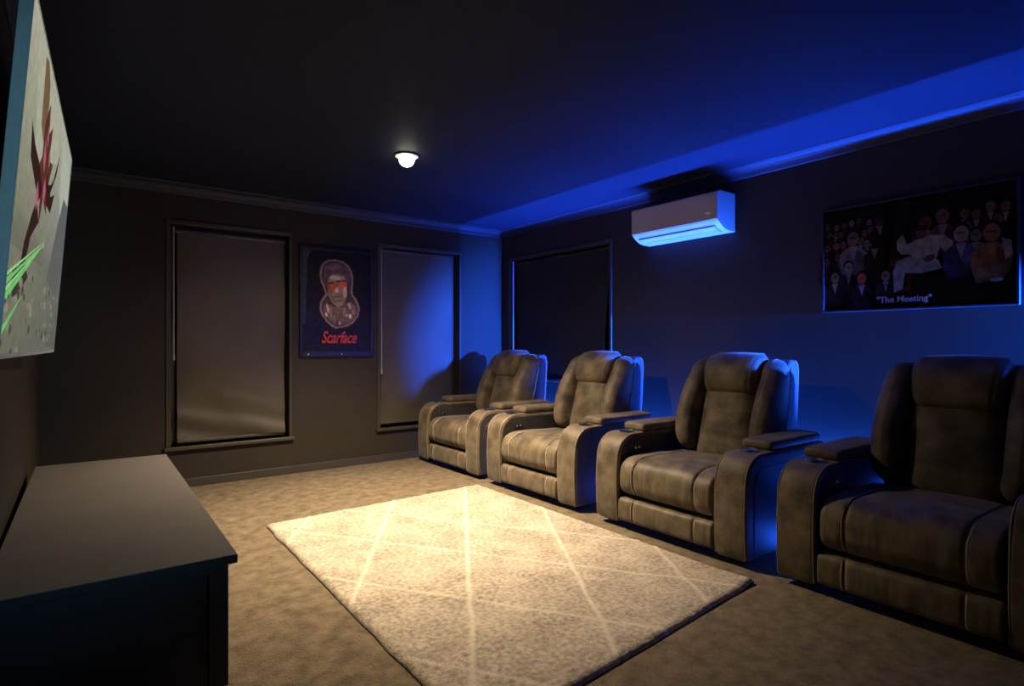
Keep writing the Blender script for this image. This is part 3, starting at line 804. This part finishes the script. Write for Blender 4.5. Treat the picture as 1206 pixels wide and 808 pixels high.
# profile (y,z) counter clockwise seen in (y,z)
under = [(-.0, 1.962), (-.075, 1.962), (-.120, 1.968), (-.160, 1.985), (-.190, 2.004), (-.212, 2.024)]
prof = [(.0, 2.240), (-.185, 2.240), (-.205, 2.232), (-.214, 2.212), (-.2145, 2.032)] + under[::-1]
area = sum(prof[i][0] * prof[(i + 1) % len(prof)][1] - prof[(i + 1) % len(prof)][0] * prof[i][1] for i in range(len(prof)))
if area < 0: prof = prof[::-1]
b = B(); slab(b, prof, -AW, AW, .006, 3); obj('body', b, M['ac'], ac, smooth=True, angle=25)
b = B(); rbox(b, (0, -.219, 2.128), (2 * AW - .002, .014, .196), .005, (4, 1, 4)); fp = obj('front_panel', b, M['ac_front'], ac, smooth=True, angle=50)
b = B()
for (ya, za, yb, zb) in [(-.088, 1.958, -.135, 1.968), (-.140, 1.970, -.180, 1.9915)]:
    nx_ = [(-AW + .05), (AW - .05)]
    vs = []
    for x in nx_:
        for (yy, zz) in ((ya, za), (yb, zb)): vs.append((x, yy, zz))
    top = [b.verts.new((x, y, z + .004)) for x, y, z in vs]; bot = [b.verts.new((x, y, z - .004)) for x, y, z in vs]
    q = (0, 1, 3, 2)
    b.faces.new([bot[i] for i in q]); b.faces.new([top[i] for i in q][::-1])
    for i in range(4): b.faces.new((bot[q[i]], bot[q[(i + 1) % 4]], top[q[(i + 1) % 4]], top[q[i]]))
obj('louvre', b, M['ac'], ac)
b = B(); box(b, -AW + .045, AW - .045, -.189, -.183, 1.992, 1.9965); obj('outlet_slot', b, M['frame_blue'], ac)
b = B(); box(b, AW - .095, AW - .055, -.2275, -.2255, 2.075, 2.088, bev=.0008); obj('badge', b, M['chrome'], fp)

# ------------------------------------------------------------------ downlight
dl = thing('downlight', 'small round warm white ceiling downlight, switched on', 'ceiling light', (1.768, 3.516, H))
b = B(); lathe(b, [(.055, 0), (.075, -.004), (.078, -.010), (.068, -.014), (.055, -.012)], 0, 0, 0, 40, cap1=True); obj('trim_ring', b, M['ac'], dl, smooth=True, angle=50)
b = B(); lathe(b, [(.054, -.012)] + [(.054 * math.cos(math.radians(a)) ** .8, -.014 - .062 * math.sin(math.radians(a))) for a in range(0, 86, 8)], 0, 0, 0, 32); obj('lens', b, M['lens'], dl, smooth=True)  # lens bulged downwards so its shape stands in for the round glare

def lamp(kind, name, loc, energy, color, **kw):
    l = bpy.data.lights.new(name, kind); l.energy = energy; l.color = color
    for k, v in kw.items(): setattr(l, k, v)
    o = bpy.data.objects.new(name, l); C.objects.link(o); o.location = loc
    return o
WARM = (1.0, .77, .50)
for e, a in ((150, 160), (700, 116)):
    lo = lamp('SPOT', 'downlight_beam', (0, 0, -.085), e, WARM, spot_size=math.radians(a), spot_blend=1.0, shadow_soft_size=.045)
    lo.parent = dl

# blue light strip fixed low on the wall behind the recliners
ls = thing('light_strip', 'blue light strip fixed low on the side wall behind the recliners', 'light strip', (XR, 2.75, .30))
b = B(); box(b, -.014, 0, -2.40, 2.35, -.012, .012, bev=.002); obj('channel', b, M['trim'], ls)
b = B(); box(b, -.017, -.014, -2.39, 2.34, -.008, .008); obj('diffuser', b, M['led'], ls)
BLUE = (.015, .10, 1.0)
for e, tilt, sp in ((215, 5, 85), (28, 60, 180)):
    a = lamp('AREA', 'strip_glow', (-.022, -.02, .016), e, BLUE, shape='RECTANGLE', size=.010, size_y=4.7, spread=math.radians(sp))
    a.rotation_euler = (0, math.radians(180 - tilt), 0); a.parent = ls
# added blue spot without a fixture, behind the camera, aimed at the far corner
def aim(o, tgt):
    o.rotation_euler = (Vector(tgt) - o.location).to_track_quat('-Z', 'Y').to_euler()
a = lamp('SPOT', 'added_blue_spot', (3.80, -.75, 1.28), 12000, BLUE, spot_size=math.radians(28), spot_blend=1.0, shadow_soft_size=.04)
aim(a, (4.0, 5.26, 1.05))
# weak cool fill added behind the camera for the television side and cabinet end
a = lamp('SPOT', 'rear_fill', (1.1, -.85, 1.35), 62, (.30, .72, .95), spot_size=math.radians(40), spot_blend=.8, shadow_soft_size=.05)
aim(a, (-.05, 1.9, 1.25))

# ------------------------------------------------------------------ world, camera, view
wd = bpy.data.worlds.new('World'); sc.world = wd; wd.use_nodes = True
wd.node_tree.nodes['Background'].inputs[0].default_value = (.002, .003, .006, 1)
cam = bpy.data.cameras.new('Camera'); co = bpy.data.objects.new('Camera', cam); C.objects.link(co)
cam.sensor_width = 36; cam.lens = 680 / 1206 * 36; cam.shift_y = 2 / 1206; cam.clip_start = .02
co.location = (0, 0, 1.14); co.rotation_euler = (PI / 2, 0, -math.atan(513 / 680))
sc.camera = co
vs = sc.view_settings
vs.view_transform = 'Standard'; vs.look = 'None'; vs.gamma = 1; vs.exposure = 0; vs.use_curve_mapping = False
